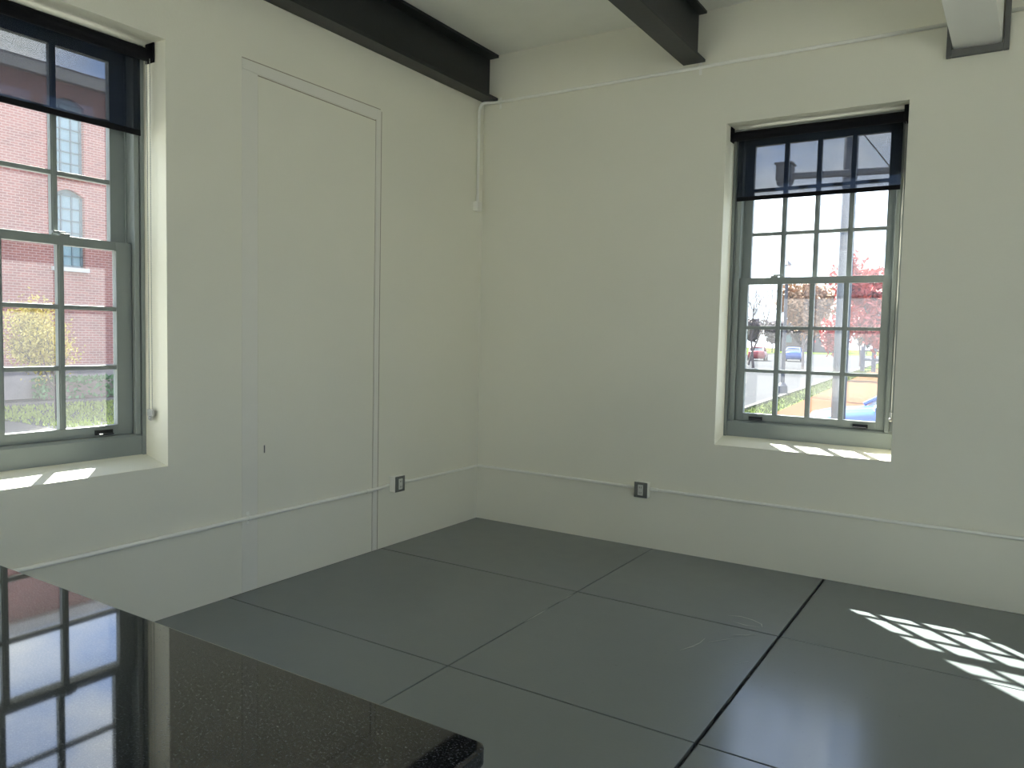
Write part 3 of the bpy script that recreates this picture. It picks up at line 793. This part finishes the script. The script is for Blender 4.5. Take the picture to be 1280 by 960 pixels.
w = bpy.data.worlds.new('sky'); scene.world = w; w.use_nodes = True
nt = w.node_tree; nt.nodes.clear(); L = nt.links.new
out = nt.nodes.new('ShaderNodeOutputWorld'); bg = nt.nodes.new('ShaderNodeBackground'); L(bg.outputs[0], out.inputs[0])
tc = nt.nodes.new('ShaderNodeTexCoord')
mp = nt.nodes.new('ShaderNodeMapping'); mp.inputs['Scale'].default_value = (1, 1, 2.2); L(tc.outputs['Generated'], mp.inputs[0])
no = N(nt, 'ShaderNodeTexNoise', Scale=2.6, Detail=7., Roughness=.58); L(mp.outputs[0], no.inputs['Vector'])
cr = nt.nodes.new('ShaderNodeValToRGB'); cr.color_ramp.elements[0].position = .38; cr.color_ramp.elements[1].position = .60
L(no.outputs['Fac'], cr.inputs[0])
sp = nt.nodes.new('ShaderNodeSeparateXYZ'); L(tc.outputs['Generated'], sp.inputs[0])
hz = N(nt, 'ShaderNodeMapRange'); hz.inputs[1].default_value = .0; hz.inputs[2].default_value = .28; L(sp.outputs['Z'], hz.inputs[0])
blue = nt.nodes.new('ShaderNodeMix'); blue.data_type = 'RGBA'
blue.inputs[6].default_value = (.72, .86, 1.08, 1); blue.inputs[7].default_value = (.22, .43, .98, 1); L(hz.outputs[0], blue.inputs[0])
mx = nt.nodes.new('ShaderNodeMix'); mx.data_type = 'RGBA'; L(cr.outputs[0], mx.inputs[0]); L(blue.outputs[2], mx.inputs[6]); mx.inputs[7].default_value = (1.15, 1.16, 1.2, 1)
L(mx.outputs[2], bg.inputs[0]); bg.inputs[1].default_value = 2.95

# ------------------------------------------------------------------ camera
CAM = (3.5996, -5.1348, 1.5); YAW, PIT, ROL, F = .568408, -.0623264, .0215721, 962.0
cam = bpy.data.cameras.new('camera'); cam.sensor_width = 36; cam.lens = 36 * F / 1280; cam.clip_start = .02; cam.clip_end = 2000
co = bpy.data.objects.new('camera', cam); col.objects.link(co)
fw = Vector((-math.sin(YAW) * math.cos(PIT), math.cos(YAW) * math.cos(PIT), math.sin(PIT)))
r = Vector((math.cos(YAW), math.sin(YAW), 0)); u = r.cross(fw)
r2 = r * math.cos(ROL) + u * math.sin(ROL); u2 = u * math.cos(ROL) - r * math.sin(ROL)
mtx = Matrix((r2, u2, -fw)).transposed().to_4x4(); mtx.translation = Vector(CAM)
co.matrix_world = mtx
scene.camera = co

# bring the whole place to real size in metres
done = set()
for o in list(scene.objects):
    if o.type == 'MESH' and o.data.name not in done:
        done.add(o.data.name); o.data.transform(Matrix.Scale(SC, 4))
    o.location = o.location * SC

vs_ = scene.view_settings
vs_.view_transform = 'Standard'; vs_.look = 'None'; vs_.gamma = 1; vs_.use_curve_mapping = False; vs_.exposure = 0.14
c_ = scene.cycles
c_.use_denoising = True; c_.max_bounces = 14; c_.diffuse_bounces = 8; c_.transparent_max_bounces = 24; c_.glossy_bounces = 5
c_.sample_clamp_indirect = 12; c_.caustics_reflective = False; c_.caustics_refractive = False
